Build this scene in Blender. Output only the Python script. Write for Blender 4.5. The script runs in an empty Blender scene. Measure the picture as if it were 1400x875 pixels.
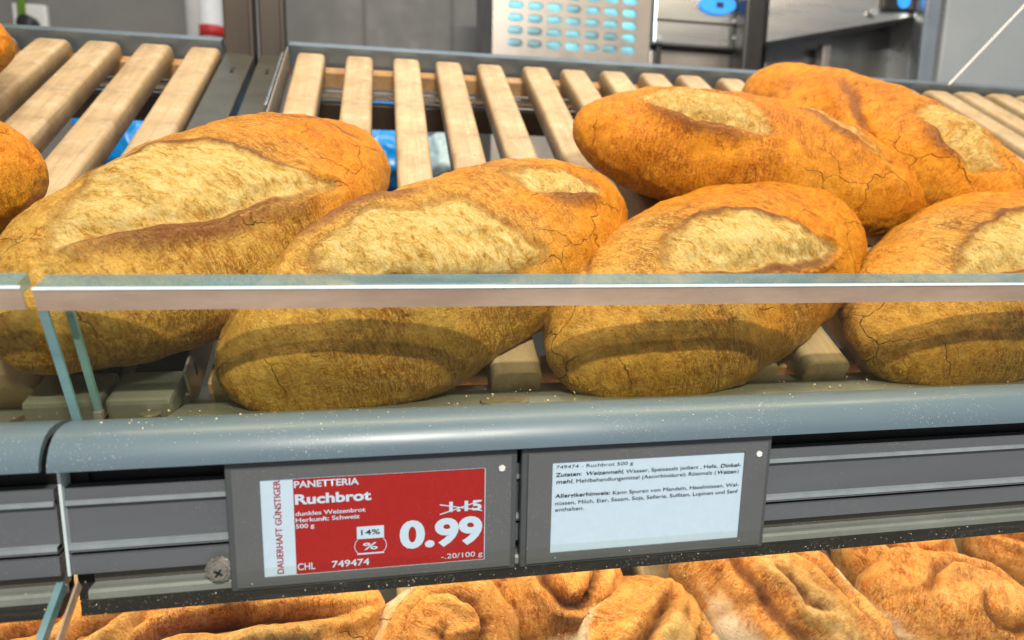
import bpy, bmesh, math, random
import numpy as np
from mathutils import Vector, Matrix, noise as mnoise
random.seed(7)
scn = bpy.context.scene
COL = scn.collection

# ------------------------------------------------------------------ camera
CAM = Vector((0.0601, -0.2406, 0.1481))
YAW, PITCH, ROLL, FPX = 0.18994, -0.17749, 0.01939, 894.6
fw = Vector((math.sin(YAW)*math.cos(PITCH), math.cos(YAW)*math.cos(PITCH), math.sin(PITCH)))
rt0 = Vector((math.cos(YAW), -math.sin(YAW), 0)); up0 = rt0.cross(fw)
rt = rt0*math.cos(ROLL) + up0*math.sin(ROLL)
up = up0*math.cos(ROLL) - rt0*math.sin(ROLL)
cd = bpy.data.cameras.new('camera'); cam = bpy.data.objects.new('camera', cd); COL.objects.link(cam)
cam.matrix_world = Matrix(((rt.x, up.x, -fw.x, CAM.x), (rt.y, up.y, -fw.y, CAM.y), (rt.z, up.z, -fw.z, CAM.z), (0, 0, 0, 1)))
cd.sensor_width = 36; cd.lens = FPX/1400*36; cd.clip_start = 0.01; cd.clip_end = 50
cd.dof.use_dof = True; cd.dof.focus_distance = 0.315; cd.dof.aperture_fstop = 8.5
scn.camera = cam

# ------------------------------------------------------------------ light
w = bpy.data.worlds.new('World'); scn.world = w; w.use_nodes = True
bg = w.node_tree.nodes['Background']; bg.inputs[0].default_value = (0.97, 0.98, 1.0, 1); bg.inputs[1].default_value = 0.34

def area(name, loc, target, sx, sy, energy, color):
    l = bpy.data.lights.new(name, 'AREA'); l.shape = 'RECTANGLE'; l.size = sx; l.size_y = sy
    l.energy = energy; l.color = color
    o = bpy.data.objects.new(name, l); COL.objects.link(o); o.location = loc
    z = (Vector(loc)-Vector(target)).normalized(); y = z.cross(Vector((1, 0, 0))).normalized(); x = y.cross(z)   # long side runs along the shelf
    o.rotation_euler = Matrix((x, y, z)).transposed().to_euler()
    return o
area('canopy_light', (0.16, -0.94, 1.06), (0.16, 0.02, 0.10), 0.40, 0.035, 26.0, (1.0, 0.93, 0.80))
area('shelf_strip_light', (0.30, 0.22, 0.78), (0.28, 0.20, 0.10), 1.3, 0.10, 8.0, (1.0, 0.80, 0.52))
area('lower_strip_light', (0.25, 0.095, 0.012), (0.25, 0.085, -0.20), 1.3, 0.010, 2.3, (1.0, 0.82, 0.56))
area('background_fill_light', (0.3, 0.95, 1.5), (0.3, 1.1, 0.3), 1.6, 0.5, 7.0, (0.90, 0.96, 1.0))  # unseen lamp added to brighten the background
scn.view_settings.view_transform = 'Standard'; scn.view_settings.look = 'None'
scn.view_settings.gamma = 1; scn.view_settings.exposure = 0.0

# ------------------------------------------------------------------ helpers
def pray(px, py):
    return fw + rt*((px-700)/FPX) + up*((437.5-py)/FPX)
def at_y(px, py, Y):
    d = pray(px, py); return CAM + d*((Y-CAM.y)/d.y)
TH = math.radians(30)
EX = Vector((1, 0, 0)); ES = Vector((0, math.cos(TH), math.sin(TH))); EN = Vector((0, -math.sin(TH), math.cos(TH)))
O1 = Vector((0, 0.055, 0.0694))             # front edge of the upper tray, on the slat tops
O2 = Vector((0, -0.065, -0.2306))           # the same on the tray below
def tray(o, x, s, h): return o + EX*x + ES*s + EN*h
def at_tray(px, py, o, h=0.0):
    d = pray(px, py); p0 = o + EN*h
    return CAM + d*((p0-CAM).dot(EN)/d.dot(EN))

def empty(name, loc=(0, 0, 0)):
    o = bpy.data.objects.new(name, None); o.empty_display_size = 0.02; COL.objects.link(o); o.location = loc
    return o
def tag(o, label, cat, group=None):
    o['label'] = label; o['category'] = cat
    if group: o['group'] = group
    return o
def link(name, me, mat, parent=None, smooth=False):
    o = bpy.data.objects.new(name, me); COL.objects.link(o)
    if mat and not me.materials: me.materials.append(mat)
    if parent is not None:
        o.parent = parent
        o.matrix_parent_inverse = Matrix.Translation(parent.location).inverted() if parent.parent is None else Matrix.Identity(4)
    if smooth:
        for p in me.polygons: p.use_smooth = True
    return o
def bm_mesh(bm, name):
    me = bpy.data.meshes.new(name); bmesh.ops.recalc_face_normals(bm, faces=bm.faces); bm.to_mesh(me); bm.free(); return me
def bevel(bm, off, seg=2, ang=0.5):
    ed = [e for e in bm.edges if len(e.link_faces) == 2 and e.calc_face_angle(0) > ang]
    if off > 0 and ed: bmesh.ops.bevel(bm, geom=ed, offset=off, segments=seg, profile=0.6, affect='EDGES', clamp_overlap=True)
def box_bm(c, s, bev=0.0, seg=2, mat=None):
    bm = bmesh.new(); bmesh.ops.create_cube(bm, size=1)
    for v in bm.verts: v.co = Vector((v.co.x*s[0], v.co.y*s[1], v.co.z*s[2]))
    bevel(bm, bev, seg)
    for v in bm.verts:
        v.co = (mat @ v.co if mat else v.co) + Vector(c)
    return bm
def box(name, c, s, mat, parent=None, bev=0.0, rot=None, seg=2):
    return link(name, bm_mesh(box_bm(c, s, bev, seg, rot), name), mat, parent)
def prism(name, prof, x0, x1, mat, parent=None, bev=0.0, smooth=False, cuts=1):
    """closed (y,z) outline swept along x"""
    bm = bmesh.new(); rings = []
    for i in range(cuts+1):
        x = x0+(x1-x0)*i/cuts
        rings.append([bm.verts.new((x, y, z)) for y, z in prof])
    n = len(prof)
    for a, b in zip(rings, rings[1:]):
        for i in range(n): bm.faces.new((a[i], a[(i+1) % n], b[(i+1) % n], b[i]))
    bm.faces.new(rings[0]); bm.faces.new(rings[-1][::-1])
    bevel(bm, bev, 2)
    return link(name, bm_mesh(bm, name), mat, parent, smooth)
def sloped(a, b):
    """rotation taking local z to the tray normal and local y to the tray slope"""
    return Matrix((EX, ES, EN)).transposed()
TR = Matrix((EX, ES, EN)).transposed()
def cyl_bm(c, axis, r, h, n=24, r2=None):
    bm = bmesh.new(); bmesh.ops.create_cone(bm, cap_ends=True, segments=n, radius1=r, radius2=r if r2 is None else r2, depth=h)
    q = Vector((0, 0, 1)).rotation_difference(Vector(axis))
    for v in bm.verts: v.co = q @ v.co + Vector(c)
    return bm

# ------------------------------------------------------------------ materials
def new_mat(name):
    m = bpy.data.materials.new(name); m.use_nodes = True
    nt = m.node_tree; return m, nt, nt.nodes['Principled BSDF'], nt.nodes['Material Output']
def N(nt, t, **kw):
    n = nt.nodes.new(t)
    for k, v in kw.items():
        if isinstance(k, str) and hasattr(n, k): setattr(n, k, v)
    return n
def ramp(nt, fac, stops):
    r = nt.nodes.new('ShaderNodeValToRGB'); el = r.color_ramp.elements
    while len(el) < len(stops): el.new(0.5)
    for e, (p, c) in zip(el, stops): e.position = p; e.color = (*c, 1) if len(c) == 3 else c
    nt.links.new(fac, r.inputs[0]); return r.outputs[0]
def noise_n(nt, scale, detail=4, rough=0.55, vec=None, dist=0.0):
    n = nt.nodes.new('ShaderNodeTexNoise'); n.inputs['Scale'].default_value = scale; n.inputs['Detail'].default_value = detail
    n.inputs['Roughness'].default_value = rough; n.inputs['Distortion'].default_value = dist
    if vec is not None: nt.links.new(vec, n.inputs['Vector'])
    return n.outputs['Fac']
def mapping(nt, scale=(1, 1, 1), rot=(0, 0, 0), src='Object'):
    tc = nt.nodes.new('ShaderNodeTexCoord'); mp = nt.nodes.new('ShaderNodeMapping')
    mp.inputs['Scale'].default_value = scale; mp.inputs['Rotation'].default_value = rot
    nt.links.new(tc.outputs[src], mp.inputs['Vector']); return mp.outputs[0]
def mixc(nt, fac, a, b, mode='MIX'):
    m = nt.nodes.new('ShaderNodeMix'); m.data_type = 'RGBA'; m.blend_type = mode
    for sock, v in ((m.inputs[0], fac), (m.inputs[6], a), (m.inputs[7], b)):
        if hasattr(v, 'is_output'): nt.links.new(v, sock)
        elif isinstance(v, (int, float)): sock.default_value = v
        else: sock.default_value = (*v, 1)
    return m.outputs[2]
def math_n(nt, op, a, b=None, clamp=False):
    m = nt.nodes.new('ShaderNodeMath'); m.operation = op; m.use_clamp = clamp
    for i, v in enumerate((a, b)):
        if v is None: continue
        if hasattr(v, 'is_output'): nt.links.new(v, m.inputs[i])
        else: m.inputs[i].default_value = v
    return m.outputs[0]
def bump(nt, h, strength, dist, nrm=None):
    b = nt.nodes.new('ShaderNodeBump'); b.inputs['Strength'].default_value = strength; b.inputs['Distance'].default_value = dist
    nt.links.new(h, b.inputs['Height'])
    if nrm is not None: nt.links.new(nrm, b.inputs['Normal'])
    return b.outputs[0]
def plain(name, col, rough=0.5, metal=0.0, var=0.12, nscale=60, bumpd=0.0, spec=0.5, dust=0.0, coat=0.0, stretch=(1, 1, 1)):
    m, nt, p, _ = new_mat(name)
    v = mapping(nt, stretch)
    f = noise_n(nt, nscale, 5, 0.6, v)
    c = ramp(nt, f, [(0.3, [x*(1-var) for x in col]), (0.7, [min(1, x*(1+var)) for x in col])])
    if dust > 0:
        fine = noise_n(nt, 1400, 2, 0.5, mapping(nt)); big = noise_n(nt, 22, 3, 0.6, mapping(nt))
        d = math_n(nt, 'MULTIPLY', ramp(nt, fine, [(0.64, (0, 0, 0)), (0.72, (1, 1, 1))]), ramp(nt, big, [(0.42, (0, 0, 0)), (0.75, (1, 1, 1))]))
        c = mixc(nt, math_n(nt, 'MULTIPLY', d, dust), c, (0.72, 0.70, 0.64))
    nt.links.new(c, p.inputs['Base Color'])
    rr = ramp(nt, noise_n(nt, nscale*2.3, 4, 0.6, v), [(0.3, (rough*0.8,)*3), (0.7, (min(1, rough*1.2),)*3)])
    nt.links.new(rr, p.inputs['Roughness'])
    p.inputs['Metallic'].default_value = metal; p.inputs['Specular IOR Level'].default_value = spec
    p.inputs['Coat Weight'].default_value = coat
    if bumpd > 0: nt.links.new(bump(nt, noise_n(nt, nscale*9, 3, 0.6, v), 0.5, bumpd), p.inputs['Normal'])
    return m

def bread_mat(name, crust, gold, crumb, ear, under, flour=(0.86, 0.80, 0.70)):
    m, nt, p, _ = new_mat(name)
    obj = mapping(nt)
    def attr(n):
        a = nt.nodes.new('ShaderNodeAttribute'); a.attribute_name = n; return a.outputs['Fac']
    big = noise_n(nt, 22, 4, 0.55, obj, 0.4); mid = noise_n(nt, 95, 5, 0.65, obj, 0.8); fine = noise_n(nt, 620, 4, 0.7, obj)
    f = math_n(nt, 'ADD', math_n(nt, 'MULTIPLY', big, 0.55), math_n(nt, 'MULTIPLY', mid, 0.45))
    stops = lambda q: [(0.34, q[0]), (0.45, q[1]), (0.545, q[2]), (0.66, q[3])]
    bk = ramp(nt, math_n(nt, 'ADD', attr('bake'), math_n(nt, 'MULTIPLY', math_n(nt, 'SUBTRACT', big, 0.5), 1.2)), [(0.25, (0, 0, 0)), (0.75, (1, 1, 1))])
    c = mixc(nt, bk, ramp(nt, f, stops(gold)), ramp(nt, f, stops(crust)))
    pale = mixc(nt, bk, gold[3], crust[3]); deep = mixc(nt, bk, gold[0], crust[0])
    # fine blister speckle of the crust
    c = mixc(nt, ramp(nt, fine, [(0.52, (0, 0, 0)), (0.68, (0.6, 0.6, 0.6))]), c, pale)
    c = mixc(nt, ramp(nt, fine, [(0.30, (0.6, 0.6, 0.6)), (0.44, (0, 0, 0))]), c, deep)
    vc = nt.nodes.new('ShaderNodeTexVoronoi'); vc.inputs['Scale'].default_value = 130; nt.links.new(obj, vc.inputs['Vector'])
    cell = ramp(nt, vc.outputs['Distance'], [(0.25, (0, 0, 0)), (0.75, (0.5, 0.5, 0.5))])
    c = mixc(nt, math_n(nt, 'MULTIPLY', cell, ramp(nt, noise_n(nt, 30, 3, 0.5, obj), [(0.4, (0, 0, 0)), (0.6, (1, 1, 1))])), c, pale)
    # underside: less browned, and the loaves' olive also takes in greenish ambient light
    c = mixc(nt, math_n(nt, 'MULTIPLY', attr('under'), 0.85), c, mixc(nt, mid, under[0], under[1]))
    # pale wrinkle filaments running round the loaf
    fil = noise_n(nt, 170, 6, 0.75, mapping(nt, (1.9, 0.55, 0.55), (0.2, 0.3, 0.25)), 2.2)
    filc = ramp(nt, fil, [(0.50, (0, 0, 0)), (0.55, (1, 1, 1)), (0.59, (0, 0, 0))])
    c = mixc(nt, filc, c, pale)
    c = mixc(nt, ramp(nt, fil, [(0.30, (0.6, 0.6, 0.6)), (0.42, (0, 0, 0))]), c, deep)
    # crumb laid open by the slash
    st = noise_n(nt, 120, 7, 0.75, mapping(nt, (1.5, 0.75, 1.0), (0, 0, 0.35)), 0.9)
    st2 = noise_n(nt, 520, 4, 0.75, mapping(nt, (1.7, 0.7, 1), (0, 0, 0.35)), 0.8)
    cc = ramp(nt, math_n(nt, 'ADD', math_n(nt, 'MULTIPLY', st, 0.6), math_n(nt, 'MULTIPLY', st2, 0.4)), [(0.34, crumb[0]), (0.42, crumb[1]), (0.49, crumb[2]), (0.58, crumb[3])])
    # thin toasted skin left on the open crumb, thickest near the rim
    toast = math_n(nt, 'ADD', attr('inner'), math_n(nt, 'MULTIPLY', math_n(nt, 'SUBTRACT', noise_n(nt, 48, 5, 0.65, obj, 0.8), 0.5), 1.7))
    cc = mixc(nt, ramp(nt, toast, [(0.10, (0.75, 0.75, 0.75)), (0.62, (0, 0, 0))]), cc, mixc(nt, st2, crumb[0], (0.68, 0.36, 0.08)))
    edge = math_n(nt, 'ADD', attr('crumb'), math_n(nt, 'MULTIPLY', math_n(nt, 'SUBTRACT', noise_n(nt, 130, 6, 0.7, obj, 1.0), 0.5), 1.5))
    cf = ramp(nt, edge, [(0.22, (0, 0, 0)), (0.80, (1, 1, 1))])
    c = mixc(nt, cf, c, cc)
    ef = math_n(nt, 'ADD', attr('ear'), math_n(nt, 'MULTIPLY', math_n(nt, 'SUBTRACT', noise_n(nt, 160, 5, 0.7, obj, 1.0), 0.5), 0.8))
    ef = math_n(nt, 'MULTIPLY', ramp(nt, ef, [(0.35, (0, 0, 0)), (0.85, (1, 1, 1))]), math_n(nt, 'MULTIPLY', attr('ear'), 1.6, True))
    c = mixc(nt, math_n(nt, 'MULTIPLY', ef, 0.85), c, mixc(nt, fine, ear[0], ear[1]))
    fl = math_n(nt, 'ADD', attr('flour'), math_n(nt, 'MULTIPLY', math_n(nt, 'SUBTRACT', mid, 0.5), 1.3))
    c = mixc(nt, math_n(nt, 'MULTIPLY', ramp(nt, fl, [(0.40, (0, 0, 0)), (1.0, (1, 1, 1))]), 0.70), c, flour)
    # crackle
    wv = nt.nodes.new('ShaderNodeVectorMath'); wv.operation = 'ADD'
    nz = nt.nodes.new('ShaderNodeTexNoise'); nz.inputs['Scale'].default_value = 60; nz.inputs['Detail'].default_value = 3
    nt.links.new(obj, nz.inputs['Vector'])
    sc = nt.nodes.new('ShaderNodeVectorMath'); sc.operation = 'SCALE'; sc.inputs['Scale'].default_value = 0.022
    nt.links.new(nz.outputs['Color'], sc.inputs[0]); nt.links.new(obj, wv.inputs[0]); nt.links.new(sc.outputs[0], wv.inputs[1])
    vo = nt.nodes.new('ShaderNodeTexVoronoi'); vo.feature = 'DISTANCE_TO_EDGE'; vo.inputs['Scale'].default_value = 33
    nt.links.new(wv.outputs[0], vo.inputs['Vector'])
    cr = ramp(nt, vo.outputs['Distance'], [(0.0, (1, 1, 1)), (0.014, (0, 0, 0))])
    gate = ramp(nt, noise_n(nt, 19, 2, 0.5, obj), [(0.54, (0, 0, 0)), (0.66, (1, 1, 1))])
    notcrumb = math_n(nt, 'SUBTRACT', 1.0, cf)
    crk = math_n(nt, 'MULTIPLY', math_n(nt, 'MULTIPLY', cr, gate), notcrumb)
    c = mixc(nt, math_n(nt, 'MULTIPLY', crk, 0.5), c, crust[0])
    nt.links.new(c, p.inputs['Base Color'])
    ro = mixc(nt, cf, (0.40, 0.40, 0.40), (0.75, 0.75, 0.75))
    nt.links.new(ro, p.inputs['Roughness'])
    p.inputs['Specular IOR Level'].default_value = 0.20
    # relief
    wr = noise_n(nt, 210, 5, 0.7, mapping(nt, (0.8, 1.3, 1.3)), 1.4)
    n1 = bump(nt, math_n(nt, 'ADD', wr, math_n(nt, 'MULTIPLY', fil, 0.8)), 0.9, 0.0019)
    n2 = bump(nt, fine, 0.8, 0.0009, n1)
    cb = math_n(nt, 'MULTIPLY', math_n(nt, 'ADD', st, math_n(nt, 'MULTIPLY', st2, 0.6)), cf)
    n3 = bump(nt, cb, 0.9, 0.0026, n2)
    n4 = bump(nt, math_n(nt, 'MULTIPLY', crk, -1.0), 1.0, 0.0018, n3)
    nt.links.new(n4, p.inputs['Normal'])
    return m

def glass_mat(name, tint, dust=0.05, refl=1.0, stretch=(0.05, 1, 1), dscale=400):
    m, nt, p, out = new_mat(name); nt.nodes.remove(p)
    tr = nt.nodes.new('ShaderNodeBsdfTransparent'); tr.inputs[0].default_value = (*tint, 1)
    gl = nt.nodes.new('ShaderNodeBsdfGlossy'); gl.inputs['Roughness'].default_value = 0.03
    lw = nt.nodes.new('ShaderNodeLayerWeight'); lw.inputs['Blend'].default_value = 0.5
    fz = math_n(nt, 'ADD', math_n(nt, 'MULTIPLY', math_n(nt, 'POWER', lw.outputs['Facing'], 5.0), 0.9), 0.018)
    mx = nt.nodes.new('ShaderNodeMixShader')
    nt.links.new(math_n(nt, 'MULTIPLY', fz, refl), mx.inputs[0]); nt.links.new(tr.outputs[0], mx.inputs[1]); nt.links.new(gl.outputs[0], mx.inputs[2])
    df = nt.nodes.new('ShaderNodeBsdfDiffuse'); df.inputs[0].default_value = (0.7, 0.68, 0.62, 1)
    f = noise_n(nt, dscale, 4, 0.7, mapping(nt, stretch)); f2 = noise_n(nt, 900, 2, 0.5, mapping(nt))
    d = math_n(nt, 'ADD', ramp(nt, f, [(0.55, (0, 0, 0)), (0.8, (1, 1, 1))]), ramp(nt, f2, [(0.70, (0, 0, 0)), (0.76, (1.5, 1.5, 1.5))]))
    m2 = nt.nodes.new('ShaderNodeMixShader')
    nt.links.new(math_n(nt, 'MULTIPLY', d, dust), m2.inputs[0]); nt.links.new(mx.outputs[0], m2.inputs[1]); nt.links.new(df.outputs[0], m2.inputs[2])
    nt.links.new(m2.outputs[0], out.inputs[0]); return m
def edge_mat(name, col, transp, rough):
    m, nt, p, out = new_mat(name)
    f = noise_n(nt, 40, 5, 0.65, mapping(nt, (0.25, 1, 1)))
    sp = noise_n(nt, 900, 2, 0.5, mapping(nt))
    c = ramp(nt, f, [(0.35, [x*0.75 for x in col]), (0.65, [min(1, x*1.2) for x in col])])
    c = mixc(nt, math_n(nt, 'MULTIPLY', ramp(nt, sp, [(0.68, (0, 0, 0)), (0.74, (0.55, 0.55, 0.55))]), ramp(nt, noise_n(nt, 30, 3, 0.6, mapping(nt)), [(0.5, (0, 0, 0)), (0.65, (1, 1, 1))])), c, (0.75, 0.85, 0.85))
    nt.links.new(c, p.inputs['Base Color']); p.inputs['Roughness'].default_value = rough; p.inputs['Specular IOR Level'].default_value = 0.8
    tr = nt.nodes.new('ShaderNodeBsdfTransparent'); tr.inputs[0].default_value = (0.9, 0.95, 0.95, 1)
    mx = nt.nodes.new('ShaderNodeMixShader'); mx.inputs[0].default_value = transp
    nt.links.new(p.outputs[0], mx.inputs[1]); nt.links.new(tr.outputs[0], mx.inputs[2]); nt.links.new(mx.outputs[0], out.inputs[0])
    return m
def wood_mat(name, a, b):
    m, nt, p, _ = new_mat(name)
    oi = nt.nodes.new('ShaderNodeObjectInfo')
    tc = nt.nodes.new('ShaderNodeTexCoord'); mp = nt.nodes.new('ShaderNodeMapping'); mp.inputs['Scale'].default_value = (1, 0.05, 1)
    nt.links.new(tc.outputs['Object'], mp.inputs['Vector'])
    ad = nt.nodes.new('ShaderNodeVectorMath'); ad.operation = 'ADD'; sc = nt.nodes.new('ShaderNodeVectorMath'); sc.operation = 'SCALE'
    sc.inputs[0].default_value = (7.1, 3.3, 5.7); nt.links.new(oi.outputs['Random'], sc.inputs['Scale'])
    nt.links.new(mp.outputs[0], ad.inputs[0]); nt.links.new(sc.outputs[0], ad.inputs[1])
    g = noise_n(nt, 190, 5, 0.6, ad.outputs[0], 1.5); g2 = noise_n(nt, 35, 3, 0.5, ad.outputs[0])
    c = ramp(nt, math_n(nt, 'ADD', math_n(nt, 'MULTIPLY', g, 0.6), math_n(nt, 'MULTIPLY', g2, 0.4)), [(0.32, a), (0.66, b)])
    st = noise_n(nt, 30, 4, 0.6, mapping(nt))
    c = mixc(nt, ramp(nt, st, [(0.50, (0, 0, 0)), (0.72, (0.75, 0.75, 0.75))]), c, [x*0.60 for x in a])
    sp = noise_n(nt, 420, 4, 0.6, mapping(nt)); c = mixc(nt, ramp(nt, sp, [(0.64, (0, 0, 0)), (0.72, (0.7, 0.7, 0.7))]), c, (0.16, 0.09, 0.04))
    fl = noise_n(nt, 55, 5, 0.7, mapping(nt)); c = mixc(nt, ramp(nt, fl, [(0.52, (0, 0, 0)), (0.75, (0.6, 0.6, 0.6))]), c, (0.66, 0.56, 0.42))
    c = mixc(nt, math_n(nt, 'MULTIPLY', oi.outputs['Random'], 0.35), c, [x*0.8 for x in b])
    nt.links.new(c, p.inputs['Base Color']); p.inputs['Roughness'].default_value = 0.55
    nt.links.new(bump(nt, g, 0.35, 0.0006), p.inputs['Normal'])
    return m
def emit_mat(name, col, strength, dark=None, scale=40):
    m, nt, p, out = new_mat(name)
    p.inputs['Base Color'].default_value = (*[c*0.5 for c in col], 1)
    if dark is None:
        p.inputs['Emission Color'].default_value = (*col, 1)
    else:
        nt.links.new(ramp(nt, noise_n(nt, scale, 2, 0.5, mapping(nt)), [(0.40, dark), (0.62, col)]), p.inputs['Emission Color'])
    p.inputs['Emission Strength'].default_value = strength; return m

M = {}
CRUST = [(0.21, 0.048, 0.004), (0.42, 0.110, 0.005), (0.60, 0.185, 0.006), (0.80, 0.34, 0.022)]
GOLD = [(0.17, 0.052, 0.005), (0.37, 0.145, 0.012), (0.54, 0.265, 0.034), (0.76, 0.49, 0.125)]
CRUMB = [(0.26, 0.10, 0.014), (0.58, 0.32, 0.058), (0.78, 0.53, 0.155), (0.90, 0.71, 0.31)]
M['bread'] = bread_mat('bread_crust', CRUST, GOLD, CRUMB, [(0.14, 0.042, 0.014), (0.36, 0.14, 0.055)], [(0.22, 0.092, 0.004), (0.46, 0.245, 0.014)])
M['roll'] = bread_mat('rustic_roll_crust', [(0.18, 0.040, 0.006), (0.46, 0.14, 0.02), (0.66, 0.27, 0.055), (0.80, 0.46, 0.16)], GOLD,
                      [(0.42, 0.17, 0.05), (0.60, 0.28, 0.08), (0.72, 0.42, 0.15), (0.80, 0.54, 0.24)], [(0.10, 0.03, 0.01), (0.30, 0.11, 0.04)], [(0.34, 0.16, 0.04), (0.55, 0.32, 0.12)])
M['glass'] = glass_mat('guard_glass', (0.90, 0.90, 0.80), 0.022)
M['flap_glass'] = glass_mat('flap_glass', (0.96, 0.965, 0.93), 0.05, 0.6)
M['glass_edge'] = edge_mat('glass_polished_edge', (0.16, 0.34, 0.40), 0.58, 0.12)  # teal stands in for light reflected inside the pane
M['glass_side'] = edge_mat('glass_side_edge', (0.22, 0.42, 0.46), 0.25, 0.15)
M['bevel'] = edge_mat('bevel_reflection_tint', (0.60, 0.44, 0.35), 0.24, 0.30)  # pink of the reflected surroundings put into the bevel's own colour
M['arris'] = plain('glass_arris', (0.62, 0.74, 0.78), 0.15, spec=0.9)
M['cap'] = plain('grey_cap_plastic', (0.120, 0.175, 0.220), 0.36, var=0.10, nscale=30, bumpd=0.00008, dust=0.9, stretch=(0.15, 1, 1))
M['channel'] = plain('anthracite_channel', (0.115, 0.125, 0.142), 0.40, var=0.10, nscale=40, bumpd=0.00006, dust=0.5, stretch=(0.1, 1, 1))
M['channel_edge'] = plain('pale_channel_edge', (0.27, 0.31, 0.34), 0.35, var=0.2, nscale=60)  # ridges in a paler grey than the channel
M['dark'] = plain('dark_recess', (0.012, 0.010, 0.009), 0.6)
M['hinge'] = plain('olive_hinge_strip', (0.10, 0.092, 0.08), 0.30, var=0.25, nscale=25, dust=0.8, stretch=(0.2, 1, 1))
M['lip'] = plain('grey_lip', (0.24, 0.26, 0.27), 0.4, dust=0.6)
M['gasket'] = plain('black_gasket', (0.018, 0.016, 0.014), 0.5, dust=0.9)
M['housing'] = plain('tag_housing_plastic', (0.075, 0.083, 0.093), 0.42, var=0.07, nscale=50, bumpd=0.00004, dust=0.25)
M['bezel'] = plain('tag_bezel_plastic', (0.115, 0.122, 0.132), 0.38, var=0.06, nscale=35, bumpd=0.00004, dust=0.3)
M['eink_red'] = plain('eink_red', (0.36, 0.012, 0.010), 0.42, var=0.05, nscale=300, dust=0.12)
M['eink_white'] = plain('eink_white', (0.52, 0.67, 0.82), 0.42, var=0.03, nscale=300)
M['eink_black'] = plain('eink_black', (0.03, 0.03, 0.035), 0.5, var=0.05)
M['led'] = plain('led_lens', (0.80, 0.80, 0.78), 0.2)
M['screw'] = plain('zinc_screw', (0.34, 0.32, 0.29), 0.45, metal=0.6, var=0.3, nscale=300)
M['wood'] = wood_mat('tray_wood', (0.30, 0.205, 0.105), (0.53, 0.395, 0.235))
M['batten'] = wood_mat('batten_wood', (0.36, 0.20, 0.085), (0.52, 0.31, 0.14))
M['post'] = plain('brown_steel_post', (0.050, 0.038, 0.029), 0.42, metal=0.3, var=0.2, nscale=20, stretch=(1, 1, 0.1))
M['arm'] = plain('grey_steel_arm', (0.060, 0.062, 0.055), 0.40, metal=0.3, var=0.2, nscale=30, dust=0.6)
M['traymetal'] = plain('tray_metal', (0.30, 0.32, 0.325), 0.40, metal=0.3, var=0.15, nscale=30, dust=0.7)
M['backrail'] = plain('back_rail_steel', (0.20, 0.26, 0.32), 0.35, metal=0.6, var=0.2, nscale=12)
M['chrome'] = plain('bright_steel', (0.55, 0.62, 0.68), 0.25, metal=0.9, var=0.1, nscale=15)
M['steel'] = plain('brushed_steel', (0.50, 0.51, 0.52), 0.30, metal=0.85, var=0.15, nscale=14, stretch=(0.1, 1, 1))
M['steel_dark'] = plain('dark_steel', (0.20, 0.20, 0.205), 0.35, metal=0.7, var=0.2, nscale=12)
M['steel_warm'] = plain('warm_steel_plate', (0.33, 0.305, 0.29), 0.38, metal=0.55, var=0.12, nscale=9)
M['steel_pale'] = plain('pale_steel_panel', (0.55, 0.60, 0.63), 0.30, metal=0.5, var=0.08, nscale=6)
M['black'] = plain('black_plastic', (0.02, 0.02, 0.022), 0.4)
M['wall'] = plain('grey_wall_panel', (0.21, 0.205, 0.195), 0.6, var=0.06, nscale=12)
M['joint'] = plain('wall_joint', (0.16, 0.155, 0.15), 0.7)
M['white'] = plain('white_plastic', (0.78, 0.78, 0.77), 0.4, var=0.05)
M['red'] = plain('red_plastic', (0.55, 0.03, 0.03), 0.4)
M['green'] = plain('green_cable', (0.22, 0.40, 0.05), 0.45)
M['bluebag'] = plain('blue_plastic', (0.0, 0.24, 0.72), 0.3, var=0.25, nscale=30)
M['palebag'] = plain('pale_blue_plastic', (0.40, 0.55, 0.62), 0.3, var=0.2, nscale=30)
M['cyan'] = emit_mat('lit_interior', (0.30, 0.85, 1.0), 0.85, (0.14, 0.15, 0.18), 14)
M['bluelamp'] = emit_mat('blue_indicator', (0.03, 0.32, 0.95), 1.1)
M['crumbs'] = plain('crumbs', (0.74, 0.64, 0.48), 0.8, var=0.3, nscale=500)

# ------------------------------------------------------------------ wooden trays
def slat_mesh(length, wd=0.0245, th=0.015):
    """rounded batten along local y (0..length), top at z=0"""
    hw = wd/2; pr = []
    r = 0.0035
    for cx, cz, a0 in ((hw-r, -r, 0), (-hw+r, -r, 90)):
        for k in range(4):
            a = math.radians(a0+30*k); pr.append((cx+r*math.cos(a), cz+r*math.sin(a)))
    pr += [(-hw, -th), (hw, -th)]
    bm = bmesh.new(); rings = []
    st = [0.0, 0.002] + [length*i/6 for i in range(1, 6)] + [length-0.012, length-0.007, length-0.003, length]
    for i, y in enumerate(st):
        k = 1.0; dz = 0
        if y > length-0.0121:
            q = (y-(length-0.012))/0.012; k = 1-0.10*q**3; dz = -0.006*q**2.2
        if i == 0: k = 0.97; dz = -0.0006
        rings.append([bm.verts.new((x*k, y, (z+dz if z > -0.008 else z))) for x, z in pr])
    n = len(pr)
    for a, b in zip(rings, rings[1:]):
        for i in range(n): bm.faces.new((a[i], a[(i+1) % n], b[(i+1) % n], b[i])).smooth = True
    bm.faces.new(rings[0]); bm.faces.new(rings[-1][::-1])
    return bm_mesh(bm, 'slat')
SLEN, PITCHX, SLW = 0.430, 0.0418, 0.0245
slat_me = slat_mesh(SLEN); slat_me.materials.append(M['wood'])

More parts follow.
